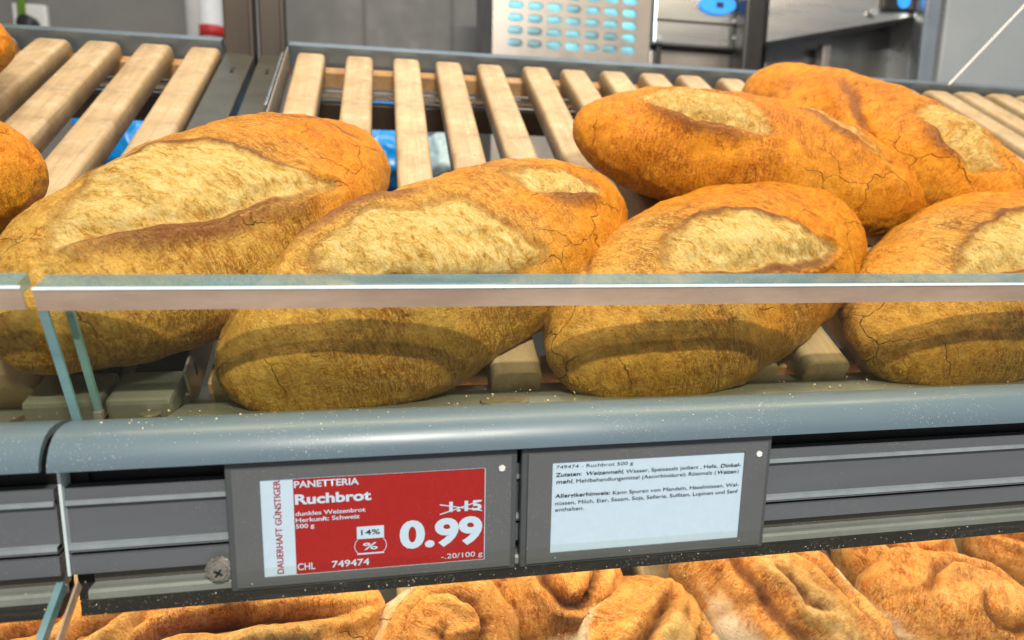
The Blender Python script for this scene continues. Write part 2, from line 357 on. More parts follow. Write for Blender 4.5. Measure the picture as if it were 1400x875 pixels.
def make_tray(o, x0, x1, first, count, step, label, group, lip=True):
    t = empty('wooden_tray', tray(o, x0, 0, -0.03)); tag(t, label, 'tray', group)
    rl = random.Random(int(x0*1000)+count)
    for i in range(count):
        s = bpy.data.objects.new('slat', slat_me); COL.objects.link(s)
        s.parent = t; s.matrix_parent_inverse = Matrix.Translation(t.location).inverted()
        s.matrix_basis = Matrix.Translation(tray(o, first+step*i+rl.uniform(-.0006, .0006), rl.uniform(-.0012, .0012), rl.uniform(-.0006, 0))) @ (TR @ Matrix.Rotation(rl.uniform(-.004, .004), 3, 'Z')).to_4x4()
    w_ = x1-x0; xc = (x0+x1)/2
    for s_, m_ in ((0.424, 'batten'), (0.02, 'batten')):
        box('cross_batten', tray(o, xc, s_, -0.0225), (w_-0.01, 0.014, 0.014), M[m_], t, 0.001, TR)
    box('support_rod', tray(o, xc, 0.417, -0.0355), (w_, 0.009, 0.009), M['chrome'], t, 0.003, TR)
    box('support_bar', tray(o, xc, 0.412, -0.0540), (w_, 0.010, 0.024), M['post'], t, 0.001, TR)
    box('back_rail', tray(o, xc, 0.4415, -0.0135), (w_, 0.010, 0.030), M['backrail'], t, 0.001, TR)
    if lip:
        prism('front_lip', [(0.0255, 0.0605), (0.027, 0.0612), (0.062, 0.0578), (0.074, 0.0578), (0.074, 0.0560), (0.0255, 0.0585)], x0, x1, M['traymetal'], t, 0.0003)
    return t
GT = 'wooden slat trays of the bread shelf'
tr_r = make_tray(O1, -0.028, 0.95, -0.005, 23, PITCHX, 'long pale slatted tray under the loaves, right of the two brown posts', GT)
tr_l = make_tray(O1, -0.50, -0.086, -0.0985, 10, -PITCHX, 'pale slatted tray left of the two brown posts', GT)
tr_low = make_tray(O2, -0.40, 0.80, -0.385, 29, PITCHX, 'slatted tray under the floury rolls, below the price tags', GT, False)
sb = box('shelf_base', tray(O2, 0.2, 0.20, -0.060), (1.3, 0.55, 0.006), M['steel_dark'], None, 0.001, TR); sb['kind'] = 'structure'
# screws and slotted side plate of the right tray
for px, py in ((205, 569), (690, 546)):
    c = at_y(px, py, 0.036); b = cyl_bm((c.x, 0.036, 0.0609), (0, 0.1, 1), 0.0042 if px < 300 else 0.011, 0.0012, 28)
    bevel(b, 0.0004, 2); link('lip_screw', bm_mesh(b, 'lip_screw'), M['screw'], tr_r, False)
b = bmesh.new()
pl = box('side_plate', tray(O1, -0.0262, 0.21, -0.006), (0.0012, 0.42, 0.022), M['steel_warm'], tr_r, 0.0, TR)
for s_ in (0.012, 0.034, 0.056):
    box('slot', tray(O1, -0.0255, s_, -0.004), (0.0006, 0.0022, 0.0065), M['dark'], tr_r, 0.0, TR)

# brackets carrying the trays: sloping arm and upright
def bracket(x0, x1, label, split):
    t = empty('shelf_bracket', tray(O1, (x0+x1)/2, 0.0, -0.03)); tag(t, label, 'bracket', 'brown steel brackets between the trays')
    xc = (x0+x1)/2; w_ = x1-x0
    box('arm', tray(O1, xc, 0.222, -0.012), (w_, 0.425, 0.012), M['arm'], t, 0.0012, TR)
    box('upright', (xc, 0.437, 0.60), (w_, 0.020, 0.68), M['post'], t, 0.0015)
    box('upright_flange', (x1-0.0015, 0.4255, 0.60), (0.0035, 0.006, 0.66), M['post'], t, 0.0008)
    box('slot', tray(O1, xc, 0.385, -0.0057), (0.0025, 0.011, 0.0008), M['dark'], t, 0, TR)
    box('front_block', (xc, 0.053, 0.0640), (w_+0.003, 0.024, 0.0105), M['traymetal'], t, 0.002, Matrix.Rotation(0.28, 3, 'X'))
    return t
bracket(-0.0825, -0.0570, 'brown steel shelf bracket and upright beside the left tray', 0)
br = bracket(-0.0520, -0.0300, 'brown steel shelf bracket and upright with a bright edge beside the right tray', 1)
box('bright_edge', tray(O1, -0.0312, 0.36, -0.003), (0.0022, 0.12, 0.006), M['chrome'], br, 0.0006, TR)

# ------------------------------------------------------------------ bread
def smoothstep(a, b, x):
    t = np.clip((x-a)/(b-a), 0, 1); return t*t*(3-2*t)
def poly_dist(P, poly, closed):
    d = np.full(len(P), 1e9); n = len(poly)
    tt = np.zeros(len(P))
    for i in range(n if closed else n-1):
        a = np.array(poly[i]); b = np.array(poly[(i+1) % n]); ab = b-a
        t = np.clip(((P-a)@ab)/max(ab@ab, 1e-12), 0, 1)
        q = np.hypot(*(P-(a+t[:, None]*ab)).T); k = q < d; d[k] = q[k]; tt[k] = (i+t[k])/max(1, n-1)
    return d, tt
def inside(P, poly):
    r = np.zeros(len(P), bool); n = len(poly)
    for i in range(n):
        x1, y1 = poly[i]; x2, y2 = poly[(i+1) % n]
        c = ((y1 > P[:, 1]) != (y2 > P[:, 1]))
        with np.errstate(divide='ignore', invalid='ignore'):
            xi = (x2-x1)*(P[:, 1]-y1)/(y2-y1+1e-15)+x1
        r ^= c & (P[:, 0] < xi)
    return r
PN = Vector((0, math.cos(math.radians(19.7)), math.sin(math.radians(19.7))))
PB = Vector((0, 0.0240, 0.0625)) + PN*0.0098
AR = 0.050
def bread(name, frame, abc, cuts, mat, seed, o, guard=False, nu=230, nv=250, floor_h=0.0, flour=0.0, lumps=1.0, blunt=0.92, bake=(1.0, 0.0)):
    """cuts: list of dicts poly=[(x mm, angle deg)...], ear=[...] polyline, depth, lip"""
    a, b, c = abc
    A, B, Nn, ctr = frame
    us = np.linspace(-math.pi/2, math.pi/2, nu); vs = np.linspace(0, 2*math.pi, nv, endpoint=False)
    U, V = np.meshgrid(us[1:-1], vs, indexing='ij'); U = U.ravel(); V = V.ravel()
    x = a*np.sin(U); r = np.cos(U)**blunt
    cy, sz = np.cos(V), np.sin(V)
    y = b*r*cy; z = c*r*sz
    P = np.stack([x, y, z], 1)
    P = np.vstack([P, [[-a, 0, 0], [a, 0, 0]]])
    nrm = P/np.array([a*a, b*b, c*c]); nrm /= np.linalg.norm(nrm, axis=1)[:, None]
    ang = np.arctan2(P[:, 2]/c, P[:, 1]/b); ang = np.where(ang < -math.pi/2, ang+2*math.pi, ang)
    Q = np.stack([P[:, 0], AR*(ang-math.pi/2)], 1)
    n = len(P); crumb = np.zeros(n); ear = np.zeros(n); dsp = np.zeros(n); strand = np.zeros(n); inner = np.zeros(n)
    rs = random.Random(seed); off = Vector((rs.uniform(-9, 9), rs.uniform(-9, 9), rs.uniform(-9, 9)))
    wob = np.array([mnoise.noise(Vector((p[0]*55, p[1]*55, p[2]*55))+off) for p in P])*0.0032
    wob2 = np.array([mnoise.noise(Vector((p[0]*260, p[1]*260, p[2]*260))+off) for p in P])
    Qw = Q + np.stack([wob+wob2*0.0012, np.roll(wob, 37)+wob2*0.0012], 1)
    for ct in cuts:
        dep = ct.get('depth', 0.0030); lip = ct.get('lip', 0.0045)
        if 'poly' in ct:
            poly = [(px*0.001, AR*(math.radians(pa)-math.pi/2)) for px, pa in ct['poly']]
            d, _ = poly_dist(Qw, poly, True); ins = inside(Qw, poly); sd = np.where(ins, d, -d)
            sd = sd+0.003
            cm = smoothstep(-0.004, 0.010, sd)
            if 'ear' in ct:
                de, _ = poly_dist(Qw, [(px*0.001, AR*(math.radians(pa)-math.pi/2)) for px, pa in ct['ear']], False)
                near = np.exp(-(de/0.010)**2)
                cm = np.maximum(cm, near*smoothstep(-0.0005, 0.003, sd))
                dsp -= dep*near*smoothstep(0.0, 0.003, sd)
            crumb = np.maximum(crumb, cm*ct.get('open', 1.0))
            dsp += 0.0012*smoothstep(0.003, 0.018, sd) - 0.25*dep*smoothstep(0.0, 0.003, sd)
            inner = np.maximum(inner, smoothstep(-0.001, 0.014, sd)); strand = np.maximum(strand, smoothstep(0.001, 0.006, sd))
        else: sd = np.full(n, -1.0)
        if 'ear' in ct:
            pl_ = [(px*0.001, AR*(math.radians(pa)-math.pi/2)) for px, pa in ct['ear']]
            d, t = poly_dist(Qw, pl_, False); fade = np.sin(np.clip(t, 0.03, 0.97)*math.pi)**0.5
            w_ = ct.get('width', 0.006)
            outside = sd < 0
            dsp += lip*fade*np.where(outside, np.exp(-(d/w_)**2), np.exp(-(d/0.0026)**2))
            ear = np.maximum(ear, fade*np.where(outside, np.exp(-(d/(w_*1.5))**2), np.exp(-(d/0.0030)**2)))
        if 'rim' in ct:
            pl_ = [(px*0.001, AR*(math.radians(pa)-math.pi/2)) for px, pa in ct['rim']]
            d, t = poly_dist(Qw, pl_, False); fade = np.sin(np.clip(t, 0.03, 0.97)*math.pi)**0.5
            dsp += 0.0010*fade*np.exp(-(d/0.0020)**2)
            ear = np.maximum(ear, 0.95*fade*np.exp(-(d/0.0020)**2))
        if 'slit' in ct:
            pl_ = [(px*0.001, AR*(math.radians(pa)-math.pi/2)) for px, pa in ct['slit']]
            d, t = poly_dist(Qw, pl_, False); fade = np.sin(np.clip(t, 0.02, 0.98)*math.pi)**0.4
            g = ct.get('width', 0.004)
            dsp += fade*(-dep*np.exp(-(d/(g*0.6))**2) + 0.5*lip*np.exp(-((d-g*1.6)/g)**2))
            ear = np.maximum(ear, 0.95*fade*np.exp(-(d/(g*0.85))**2))  # groove darkened with the ear colour, crease shade painted in
    big = np.array([mnoise.noise(Vector(p)*16+off) for p in P]); med = np.array([mnoise.noise(Vector(p)*48+off*1.7) for p in P])
    fin = np.array([mnoise.noise(Vector((p[0]*170, p[1]*170, p[2]*170))+off*0.6) for p in P])
    stn = np.array([mnoise.noise(Vector((p[0]*340+p[1]*120, p[1]*90-p[0]*40, p[2]*150))+off*2) for p in P])
    dsp += lumps*(0.0036*big + 0.0019*med) + 0.00075*fin + strand*(0.0005*stn+0.0011*med+0.0006*fin)
    P2 = P + nrm*dsp[:, None]
    # lower half: squarer shoulders, flatter foot
    low = P2[:, 2] < 0
    P2[low, 2] *= 0.96 if guard else 0.82
    R3 = np.array([[A.x, B.x, Nn.x], [A.y, B.y, Nn.y], [A.z, B.z, Nn.z]])
    W = P2@R3.T + np.array(ctr)
    en = np.array(EN); oo = np.array(o)
    h = (W-oo)@en - floor_h
    soft = 0.0025 if guard else 0.004
    hh = np.where(h < soft, soft*np.exp((np.clip(h, -0.1, soft)-soft)/soft), h)
    if guard:
        # the front end droops past the slat ends on to the metal lip
        over = smoothstep(0.072, 0.056, W[:, 1])
        zfl = 0.0585
        hl = W[:, 2]-zfl; hl2 = np.where(hl < soft, soft*np.exp((np.clip(hl, -0.1, soft)-soft)/soft), hl)
        W1 = W + np.outer(hh-h, en); W2 = W + np.outer(hl2-hl, [0, 0, 1])
        W = W1*(1-over[:, None]) + W2*over[:, None]
        dd = (W-np.array(PB))@np.array(PN); s2 = 0.0015
        d2 = np.where(dd < s2, s2*np.exp((np.clip(dd, -0.05, s2)-s2)/s2)+0.0002, dd)
        W = W + np.outer(d2-dd, np.array(PN))
    else:
        W = W + np.outer(hh-h, en)
    loc = np.array(ctr)-en*float((np.array(ctr)-oo)@en)
    L = (W-np.array(ctr))@R3
    me = bpy.data.meshes.new(name)
    m = nu-2; idx = np.arange(m*nv).reshape(m, nv); faces = []
    i0 = idx[:-1]; i1 = idx[1:]
    q = np.stack([i0, np.roll(i0, -1, 1), np.roll(i1, -1, 1), i1], -1).reshape(-1, 4)
    faces = q.tolist()
    for k in range(nv):
        faces.append([m*nv, idx[0, (k+1) % nv], idx[0, k]]); faces.append([m*nv+1, idx[-1, k], idx[-1, (k+1) % nv]])
    me.from_pydata(L.tolist(), [], faces); me.update()
    for nm, arr in (('crumb', crumb), ('inner', inner), ('bake', np.clip(bake[0]+bake[1]*P[:, 0]/a, 0, 1)), ('ear', ear), ('under', smoothstep(0.70, -0.30, np.sin(ang)+0.35*big)*(1-crumb)),
                    ('flour', np.clip(flour*(1.1+2.2*np.roll(big, 11))*smoothstep(0.92, 0.35, np.sin(ang)), 0, 1))):
        at = me.attributes.new(nm, 'FLOAT', 'POINT'); at.data.foreach_set('value', arr.astype(np.float32))
    me.materials.append(mat)
    me.polygons.foreach_set('use_smooth', [True]*len(me.polygons))
    ob = bpy.data.objects.new(name, me); COL.objects.link(ob)
    ob.matrix_world = Matrix(((A.x, B.x, Nn.x, ctr[0]), (A.y, B.y, Nn.y, ctr[1]), (A.z, B.z, Nn.z, ctr[2]), (0, 0, 0, 1)))
    return ob
def frame_of(o, x, s, phi, pit, h):
    A = EX*math.cos(phi)+ES*math.sin(phi); A = A*math.cos(pit)+EN*math.sin(pit)
    B = ES*math.cos(phi)-EX*math.sin(phi); Nn = A.cross(B)
    return A, B, Nn, tray(o, x, s, h)

GL = 'loaves on the upper slatted tray'
def loaf(q, cuts, label, seed, guard=False, **kw):
    x, s, phi, a, b, c, pit, h = q
    fr = frame_of(O1, x, s, phi, pit, h)
    if guard:                       # front row: a touch larger and set back from the pane
        k = 1.03; a, b, c = a*k, b*k, c*k; fr = fr[:3]+(CAM+(fr[3]-CAM)*k,)
    ob = bread('bread_loaf', fr, (a, b, c), cuts, M['bread'], seed, O1, guard, **kw)
    tag(ob, label, 'bread', GL); return ob

t1 = [(-99.8, 85.5), (-65.9, 63.3), (-36.9, 52.0), (-21.7, 72.7), (-9.0, 84.2), (-0.8, 101.5), (5.2, 117.4), (13.3, 135.0), (18.5, 142.6)]
l1 = [(17.4, 143.7), (-5.3, 139.2), (-27.9, 134.5), (-45.2, 130.7), (-61.3, 123.4), (-75.6, 116.3), (-87.7, 106.7), (-94.5, 97.7), (-103.7, 92.4)]
loaf([-0.018, 0.093, 1.043, 0.125, 0.059, 0.042, -0.096, 0.025],
     [dict(poly=t1+l1, ear=l1, rim=t1, depth=0.003, lip=0.0055, width=0.0085), dict(slit=[(40, 60), (70, 95), (95, 130)], depth=0.0006, lip=0.001, width=0.006)],
     'big loaf with a wide pale open cut, behind the glass joint', 11, True, bake=(0.42, 0.75))
t2 = [(-71.7, 73.3), (-54.7, 68.8), (-36.7, 69.7), (-21.5, 81.2), (-3.5, 83.5), (6.3, 86.9), (9.5, 104.8), (17.5, 120.7), (23.4, 134.3), (23.7, 139.5)]
l2 = [(5.8, 140.4), (-6.0, 139.3), (-37.1, 129.1), (-60.7, 113.9), (-75.7, 91.6)]
loaf([0.093, 0.058, 0.607, 0.124, 0.059, 0.042, 0.049, 0.017],
     [dict(poly=t2+l2, ear=[(-82, 66), (-67, 54), (-48, 52), (-30, 56), (-13, 66), (4, 74)], depth=0.003, lip=0.0035, width=0.005),
      dict(slit=l2, depth=0.0015, lip=0.003, width=0.006),
      dict(poly=[(40.5, 80), (60, 80), (76, 95), (86.5, 118.1), (78.6, 122), (57.7, 112.9), (44.6, 101.3)], ear=[(84, 122), (68, 121), (54, 111), (46, 102)], depth=0.002, lip=0.0035)],
     'loaf with two pale cuts behind the glass above the red price tag', 22, True, bake=(0.35, 0.65))
t3 = [(-66.5, 86.4), (-47.9, 78.4), (-28.9, 77.2), (-8.9, 83.8), (7.2, 93.3), (22.6, 105.4), (30.4, 118.9), (45.9, 136.4)]
l3 = [(45.0, 137.1), (24.5, 136.0), (2.7, 133.5), (-24.5, 123.0), (-54.0, 105.9), (-68.5, 91.5)]
loaf([0.242, 0.056, 0.582, 0.125, 0.058, 0.042, 0.033, 0.013],
     [dict(poly=t3+l3, ear=l3, rim=t3, depth=0.0035, lip=0.003, width=0.006), dict(rim=t3), dict(slit=[(-95, 60), (-70, 35), (-40, 25)], depth=0.001, lip=0.001)],
     'loaf with one lens-shaped pale cut behind the glass above the white ingredients tag', 33, True, bake=(0.62, 0.45))
t4 = [(-75.7, 88.4), (-60.0, 79.3), (-35.9, 74.8), (-10.6, 75.8), (3.6, 81.2), (23.0, 92.6), (33.0, 106.0)]
l4 = [(27.7, 110.5), (-5.2, 120.3), (-49.2, 111.4), (-74.9, 94.4)]
loaf([0.416, 0.048, 0.441, 0.129, 0.057, 0.043, 0.067, 0.018],
     [dict(poly=t4+l4, ear=l4, rim=t4, depth=0.0035, lip=0.003), dict(rim=t4)],
     'loaf behind the glass in front of the two loaves that lean together', 44, True, bake=(0.60, 0.35))
t5 = [(-92.0, 90.3), (-73.1, 66), (-47.7, 62), (-24.5, 66), (-12.1, 95.6), (-4.1, 118.4)]
l5 = [(-7.5, 122.6), (-32.5, 126.2), (-54.7, 125.0), (-76.8, 115.0), (-89.1, 102.0)]
loaf([0.306, 0.165, -0.251, 0.123, 0.06, 0.043, -0.084, 0.028],
     [dict(poly=t5+l5, ear=l5, depth=0.0035, lip=0.006, width=0.007, open=0.66),
      dict(poly=[(10, 60), (35, 62), (60, 85), (78, 118), (62, 112), (35, 95), (12, 78)], ear=[(70, 116), (48, 105), (25, 90), (10, 76)], depth=0.002, lip=0.003, open=0.5)],
     'orange-brown loaf lying crosswise on the bare slats behind the front row', 55)
t6 = [(22.4, 88.1), (30.2, 68), (54.3, 66), (80.7, 84.9), (96.1, 105.4)]
l6 = [(86.5, 128.2), (66.0, 123.9), (49.7, 116.3), (31.1, 107.2)]
loaf([0.425, 0.204, -1.223, 0.126, 0.06, 0.043, 0.007, 0.029],
     [dict(poly=t6+l6, ear=l6, depth=0.003, lip=0.005, open=0.66), dict(slit=[(-53.0, 97.4), (-12.7, 120.2), (11.7, 136.9), (23.9, 148.6)], depth=0.003, lip=0.004, width=0.006)],
     'rearmost loaf with a deep crease, leaning on the crosswise loaf', 66)
loaf([-0.221, 0.067, 0.283, 0.127, 0.061, 0.047, 0.049, 0.040],
     [dict(poly=[(-70, 75), (-20, 70), (20, 90), (30, 110), (-20, 115), (-60, 100)], ear=[(30, 110), (-20, 115), (-60, 100)]), dict(slit=[(95, 60), (112, 95)], depth=0.001, lip=0.0012)],
     'brown rounded loaf end beside the big loaf with the wide cut', 77, False, bake=(0.6, 0.2))
loaf([-0.313, 0.305, -0.259, 0.129, 0.06, 0.046, 0.007, 0.037],
     [dict(poly=[(-60, 75), (0, 70), (30, 100), (-30, 115)], ear=[(30, 100), (-30, 115)])],
     'loaf tip at the top of the left slats near the back rail', 88, False)

# floury rolls on the tray below
GR = 'rustic rolls on the lower tray'
def roll(px, py, a, b, c, phi, seed, label, kind=0, flour=0.5, pit=0.0):
    p = at_tray(px, py, O2, c*0.8); d = p-(O2+EN*(c*0.8))
    x, s = d.x, d.dot(ES)
    rs = random.Random(seed)
    if kind == 0:      # torn crown with long folds
        cuts = [dict(slit=[(-a*850, 75), (-a*300, 62), (a*300, 58), (a*800, 80)], depth=0.007, lip=0.008, width=0.006),
                dict(slit=[(-a*800, 112), (-a*100, 122), (a*700, 110)], depth=0.006, lip=0.007, width=0.006),
                dict(slit=[(-a*350, 92), (0, 98), (a*150, 88)], depth=0.006, lip=0.004, width=0.005),
                dict(poly=[(-a*600, 92), (-a*200, 78), (a*250, 74), (a*600, 92), (a*200, 108), (-a*300, 108)], depth=0.002)]
    elif kind == 1:    # twisted folds
        cuts = [dict(slit=[(-a*850, 60+rs.uniform(-8, 8)), (-a*200, 85), (a*800, 105)], depth=0.011, lip=0.009, width=0.006),
                dict(slit=[(-a*800, 120), (0, 128), (a*700, 145)], depth=0.005, lip=0.005, width=0.006),
                dict(poly=[(-a*500, 90), (0, 92), (a*500, 108), (a*300, 125), (-a*400, 115)], ear=[(a*300, 125), (-a*400, 115)], depth=0.003, lip=0.003)]
    else:              # rounded swirl
        sw = [(a*1000*0.62*(1-t/14)*math.cos(t*0.62+seed), 92+48*(1-t/14)*math.sin(t*0.62+seed)) for t in range(13)]
        cuts = [dict(slit=sw, depth=0.007, lip=0.006, width=0.0042)]
    ob = bread('bread_roll', frame_of(O2, x, s, phi, pit, c*0.8), (a, b, c), cuts, M['roll'], seed, O2, False, 150, 110, 0.0, flour, 2.0, 0.8, (0.85, 0.0))
    tag(ob, label, 'bread roll', GR); return ob
roll(5, 925, 0.060, 0.040, 0.036, 0.5, 101, 'dark floury roll behind the left glass flap', 1, 0.9)
roll(140, 905, 0.050, 0.036, 0.034, 0.9, 102, 'brown roll beside the joint of the glass flaps, below the screw washer', 1, 0.35)
roll(355, 900, 0.072, 0.046, 0.044, 0.30, 103, 'long ridged roll with a floury end, below the red half of the price tag', 1, 0.5)
roll(612, 900, 0.046, 0.043, 0.042, 1.1, 104, 'round roll with a floury rim below the gap between the two tags', 2, 0.6)
roll(757, 818, 0.046, 0.036, 0.034, 0.1, 105, 'smooth floury roll behind the split roll, below the ingredients tag', 2, 0.6)
roll(872, 900, 0.050, 0.039, 0.041, 0.95, 106, 'roll with a deep split down its middle below the ingredients tag', 1, 0.65)
roll(1075, 862, 0.088, 0.047, 0.043, -1.15, 107, 'longest torn-topped roll with floury flanks below the edge of the ingredients tag', 0, 0.65)
roll(1218, 757, 0.044, 0.034, 0.032, 0.2, 108, 'roll half hidden behind the long torn roll and the swirled roll', 2, 0.3)
roll(1312, 862, 0.062, 0.044, 0.042, -0.65, 109, 'broad swirl-topped roll beside the long torn roll', 2, 0.5)
roll(1418, 765, 0.050, 0.036, 0.034, -0.6, 110, 'roll on the slats behind the broad swirl-topped roll', 0, 0.4)

# ------------------------------------------------------------------ shelf front: cap, label channel, hinge lip
def shelf_front(x0, x1, label, dz, chx):
    t = empty('price_rail', ((x0+x1)/2, 0.012, -0.005)); tag(t, label, 'shelf edge', 'grey shelf fronts end to end')
    k = 0.001
    cap = [(22, 64.0), (18, 65.0), (13, 65.4), (8.5, 64.9), (5, 63.5), (2, 61.0), (0, 58.0), (-1.2, 55.2), (-1.5, 52.9), (-0.8, 52.6), (0.6, 52.9), (1.2, 55.5), (3.5, 59.0), (7, 61.8), (13, 62.8), (22, 61.5)]
    o = prism('cap', [(y*k, z*k+dz) for y, z in cap], x0, x1, M['cap'], t, 0.0)
    for p in o.data.polygons: p.use_smooth = len(p.vertices) == 4
    o.data.set_sharp_from_angle(angle=0.9)
    x0c = x0+chx
    prism('backing', [(0.014, 0.0612), (0.0145, 0.0612), (0.0145, -0.003), (0.014, -0.003)], x0c, x1, M['dark'], t)
    prism('joint_glow_stop', [(0.0125, 0.0600), (0.0132, 0.0600), (0.0132, -0.0045), (0.0125, -0.0045)], x0c-.0012, x0c+.0060, M['dark'], t)  # added dark plate, stops lower lamplight showing through the joint
    prism('label_channel', [(y*k, z*k) for y, z in [(11, 43.5), (6.6, 43.2), (6.6, 38.9), (7.6, 36.9), (7.6, 22.0), (5.6, 21.4), (5.2, 19.2), (11, 19.0)]], x0c, x1, M['channel'], t, 0.0003)
    for za, zb, y in ((38.9, 37.3, 5.6), (21.9, 20.2, 4.8)):
        prism('ridge', [(y*k, za*k), (y*k, zb*k), (8.5*k, zb*k), (8.5*k, za*k)], x0c+.0002, x1, M['channel_edge'], t, 0.0005)
    prism('lower_strip', [(0.0055, 0.0173), (0.0055, 0.0102), (0.0118, 0.0102), (0.0118, 0.0173)], x0c+.0003, x1, M['channel'], t, 0.0004)
    prism('hinge_strip', [(0.0090, 0.0108), (0.0096, 0.0042), (0.0125, 0.0042), (0.0125, 0.0108)], x0c+.006, x1, M['hinge'], t, 0.0002)
    prism('lip', [(0.0040, 0.0046), (0.0032, 0.0036), (0.0032, 0.0010), (0.0100, 0.0010), (0.0105, 0.0044)], x0c+.006, x1, M['lip'], t, 0.0006)
    prism('gasket', [(0.0024, 0.0009), (0.0024, -0.0048), (0.0130, -0.0048), (0.0130, 0.0009)], x0c+.0035, x1, M['gasket'], t, 0.0004)
    prism('end_edge', [(0.0050, 0.0512), (0.0050, 0.0100), (0.0120, 0.0100), (0.0120, 0.0512)], x0c-0.0009, x0c+0.0001, M['arris'], t, 0.0002)
    return t
sf = shelf_front(-0.0568, 0.95, 'long grey shelf front that carries both price tags', 0.0, 0.0010)
shelf_front(-0.50, -0.0592, 'short grey shelf front left of the joint, without tags', 0.0004, 0.0)
# washer and cross-head screw at the hinge
hw = empty('hinge_screw', (-0.0035, 0.0025, 0.0050)); tag(hw, 'dusty cross-head screw with washer beside the red price tag', 'screw')
for nm, r_, h_, y_ in (('washer', 0.0050, 0.0010, 0.0030), ('collar', 0.0041, 0.0010, 0.0021), ('screw_head', 0.0030, 0.0012, 0.0011)):
    b = cyl_bm((-0.0040, y_, 0.0090), (0, 1, 0), r_, h_, 32); bevel(b, 0.0004, 2); link(nm, bm_mesh(b, nm), M['screw'], hw)
for a_ in (0.6, 0.6+math.pi/2):
    box('cross_slot', (-0.0040, 0.0004, 0.0090), (0.0036, 0.0004, 0.0007), M['dark'], hw, 0, Matrix.Rotation(a_, 3, 'Y'))

# ------------------------------------------------------------------ glass guard along the tray front
PU = Vector((0, -math.sin(math.radians(19.7)), math.cos(math.radians(19.7))))   # up along the pane
def guard(x0, x1, label, lift):
    base = Vector((0, 0.0240, 0.0606)); L_ = 0.0594+lift; T_ = 0.0092
    t = empty('glass_guard', ((x0+x1)/2, 0.0275, 0.0606)); tag(t, label, 'glass guard', 'low glass guards in front of the loaves')
    def yz(u, n_): q = base+PU*u+PN*n_; return (q.y, q.z)
    prism('pane', [yz(0, 0), yz(L_-0.0086, 0), yz(L_-0.0086, T_), yz(0, T_)], x0, x1, M['glass'], t)
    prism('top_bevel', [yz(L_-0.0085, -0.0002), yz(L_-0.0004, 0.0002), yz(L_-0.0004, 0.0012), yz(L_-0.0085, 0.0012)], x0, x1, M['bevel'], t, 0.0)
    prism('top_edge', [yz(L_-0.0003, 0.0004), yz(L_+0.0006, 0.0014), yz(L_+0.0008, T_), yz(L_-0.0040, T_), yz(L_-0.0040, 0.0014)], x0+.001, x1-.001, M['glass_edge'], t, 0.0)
    prism('bright_arris', [yz(L_-0.0006, -0.0001), yz(L_+0.0003, 0.0007), yz(L_+0.0001, 0.0010), yz(L_-0.0008, 0.0004)], x0, x1, M['arris'], t)  # pale strip paints the highlight line along the front edge
    for xa, xb, n0, n1 in ((x0, x0+0.0030, -0.0002, 0.0010), (x0+0.0046, x0+0.0070, 0.0075, T_+0.0002)):
        prism('side_edge', [yz(0.0, n0), yz(L_-0.0086, n0), yz(L_-0.0086, n1), yz(0.0, n1)], xa, xb, M['glass_side'], t, 0.0)
    return t
guard(-0.0578, 0.95, 'long clear glass guard in front of the loaves above both tags', 0.0)
guard(-0.50, -0.0612, 'left glass guard ending at the joint in front of the big loaf', 0.0006)
b = box('glass_clip', (-0.0510, 0.0285, 0.0632), (0.0032, 0.0030, 0.0050), M['screw'], None, 0.0006)
tag(b, 'tiny metal clip at the foot of the glass guard end', 'clip')

# ------------------------------------------------------------------ glass flaps over the lower tray
def flap(x0, x1, label):
    p0 = Vector((0, 0.0018, 0.0098)); d = Vector((0, -math.cos(math.radians(32)), -math.sin(math.radians(32)))); nn = Vector((0, -d.z, d.y))*-1
    if nn.z < 0: nn = -nn
    t = empty('glass_flap', ((x0+x1)/2, 0.0018, 0.0098)); tag(t, label, 'glass flap', 'glass flaps below the shelf front')
    def yz(u, n_): q = p0+d*u+nn*n_; return (q.y, q.z)
    prism('pane', [yz(0, 0), yz(0.095, 0), yz(0.095, -0.004), yz(0, -0.004)], x0, x1, M['flap_glass'], t)
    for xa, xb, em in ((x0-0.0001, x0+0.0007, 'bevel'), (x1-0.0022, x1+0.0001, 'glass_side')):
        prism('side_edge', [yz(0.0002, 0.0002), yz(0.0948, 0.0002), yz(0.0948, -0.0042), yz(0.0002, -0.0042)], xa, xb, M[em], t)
    return t
flap(-0.0525, 0.95, 'wide glass flap hanging below the price tags over the rolls')
flap(-0.50, -0.0568, 'glass flap with teal edge left of the joint, below the shelf front')

# ------------------------------------------------------------------ price tags
def text_mesh(body, x0, x1, z0, cap, y, parent, mat, name='lettering', bold=0.0, italic=0.0, vertical=False, ref=None):
    cu = bpy.data.curves.new('t', 'FONT'); cu.body = body; cu.size = 1.0; cu.offset = bold; cu.resolution_u = 4
    ob = bpy.data.objects.new('t', cu); COL.objects.link(ob)
    me = bpy.data.meshes.new_from_object(ob); bpy.data.objects.remove(ob); bpy.data.curves.remove(cu)
    co = np.empty(len(me.vertices)*3); me.vertices.foreach_get('co', co); co = co.reshape(-1, 3)
    xa, xb = co[:, 0].min(), co[:, 0].max()
    H = 0.729                                      # cap height of the built-in face at size 1
    sx = (x1-x0)/(xb-xa); szl = cap/H
    X = (co[:, 0]-xa)*sx; Z = co[:, 1]*szl; X = X+Z*italic
    if vertical: out = np.stack([x0*0+vertical[0]-Z, np.full(len(X), y), vertical[1]+X], 1)
    else: out = np.stack([x0+X, np.full(len(X), y), z0+Z], 1)
    me.vertices.foreach_set('co', out.ravel()); me.update()
    return link(name, me, mat, parent)
def sheet(name, x0, z0, x1, z1, y, mat, parent, th=0.00012):
    return box(name, ((x0+x1)/2, y+th/2, (z0+z1)/2), (x1-x0, th, z1-z0), mat, parent)
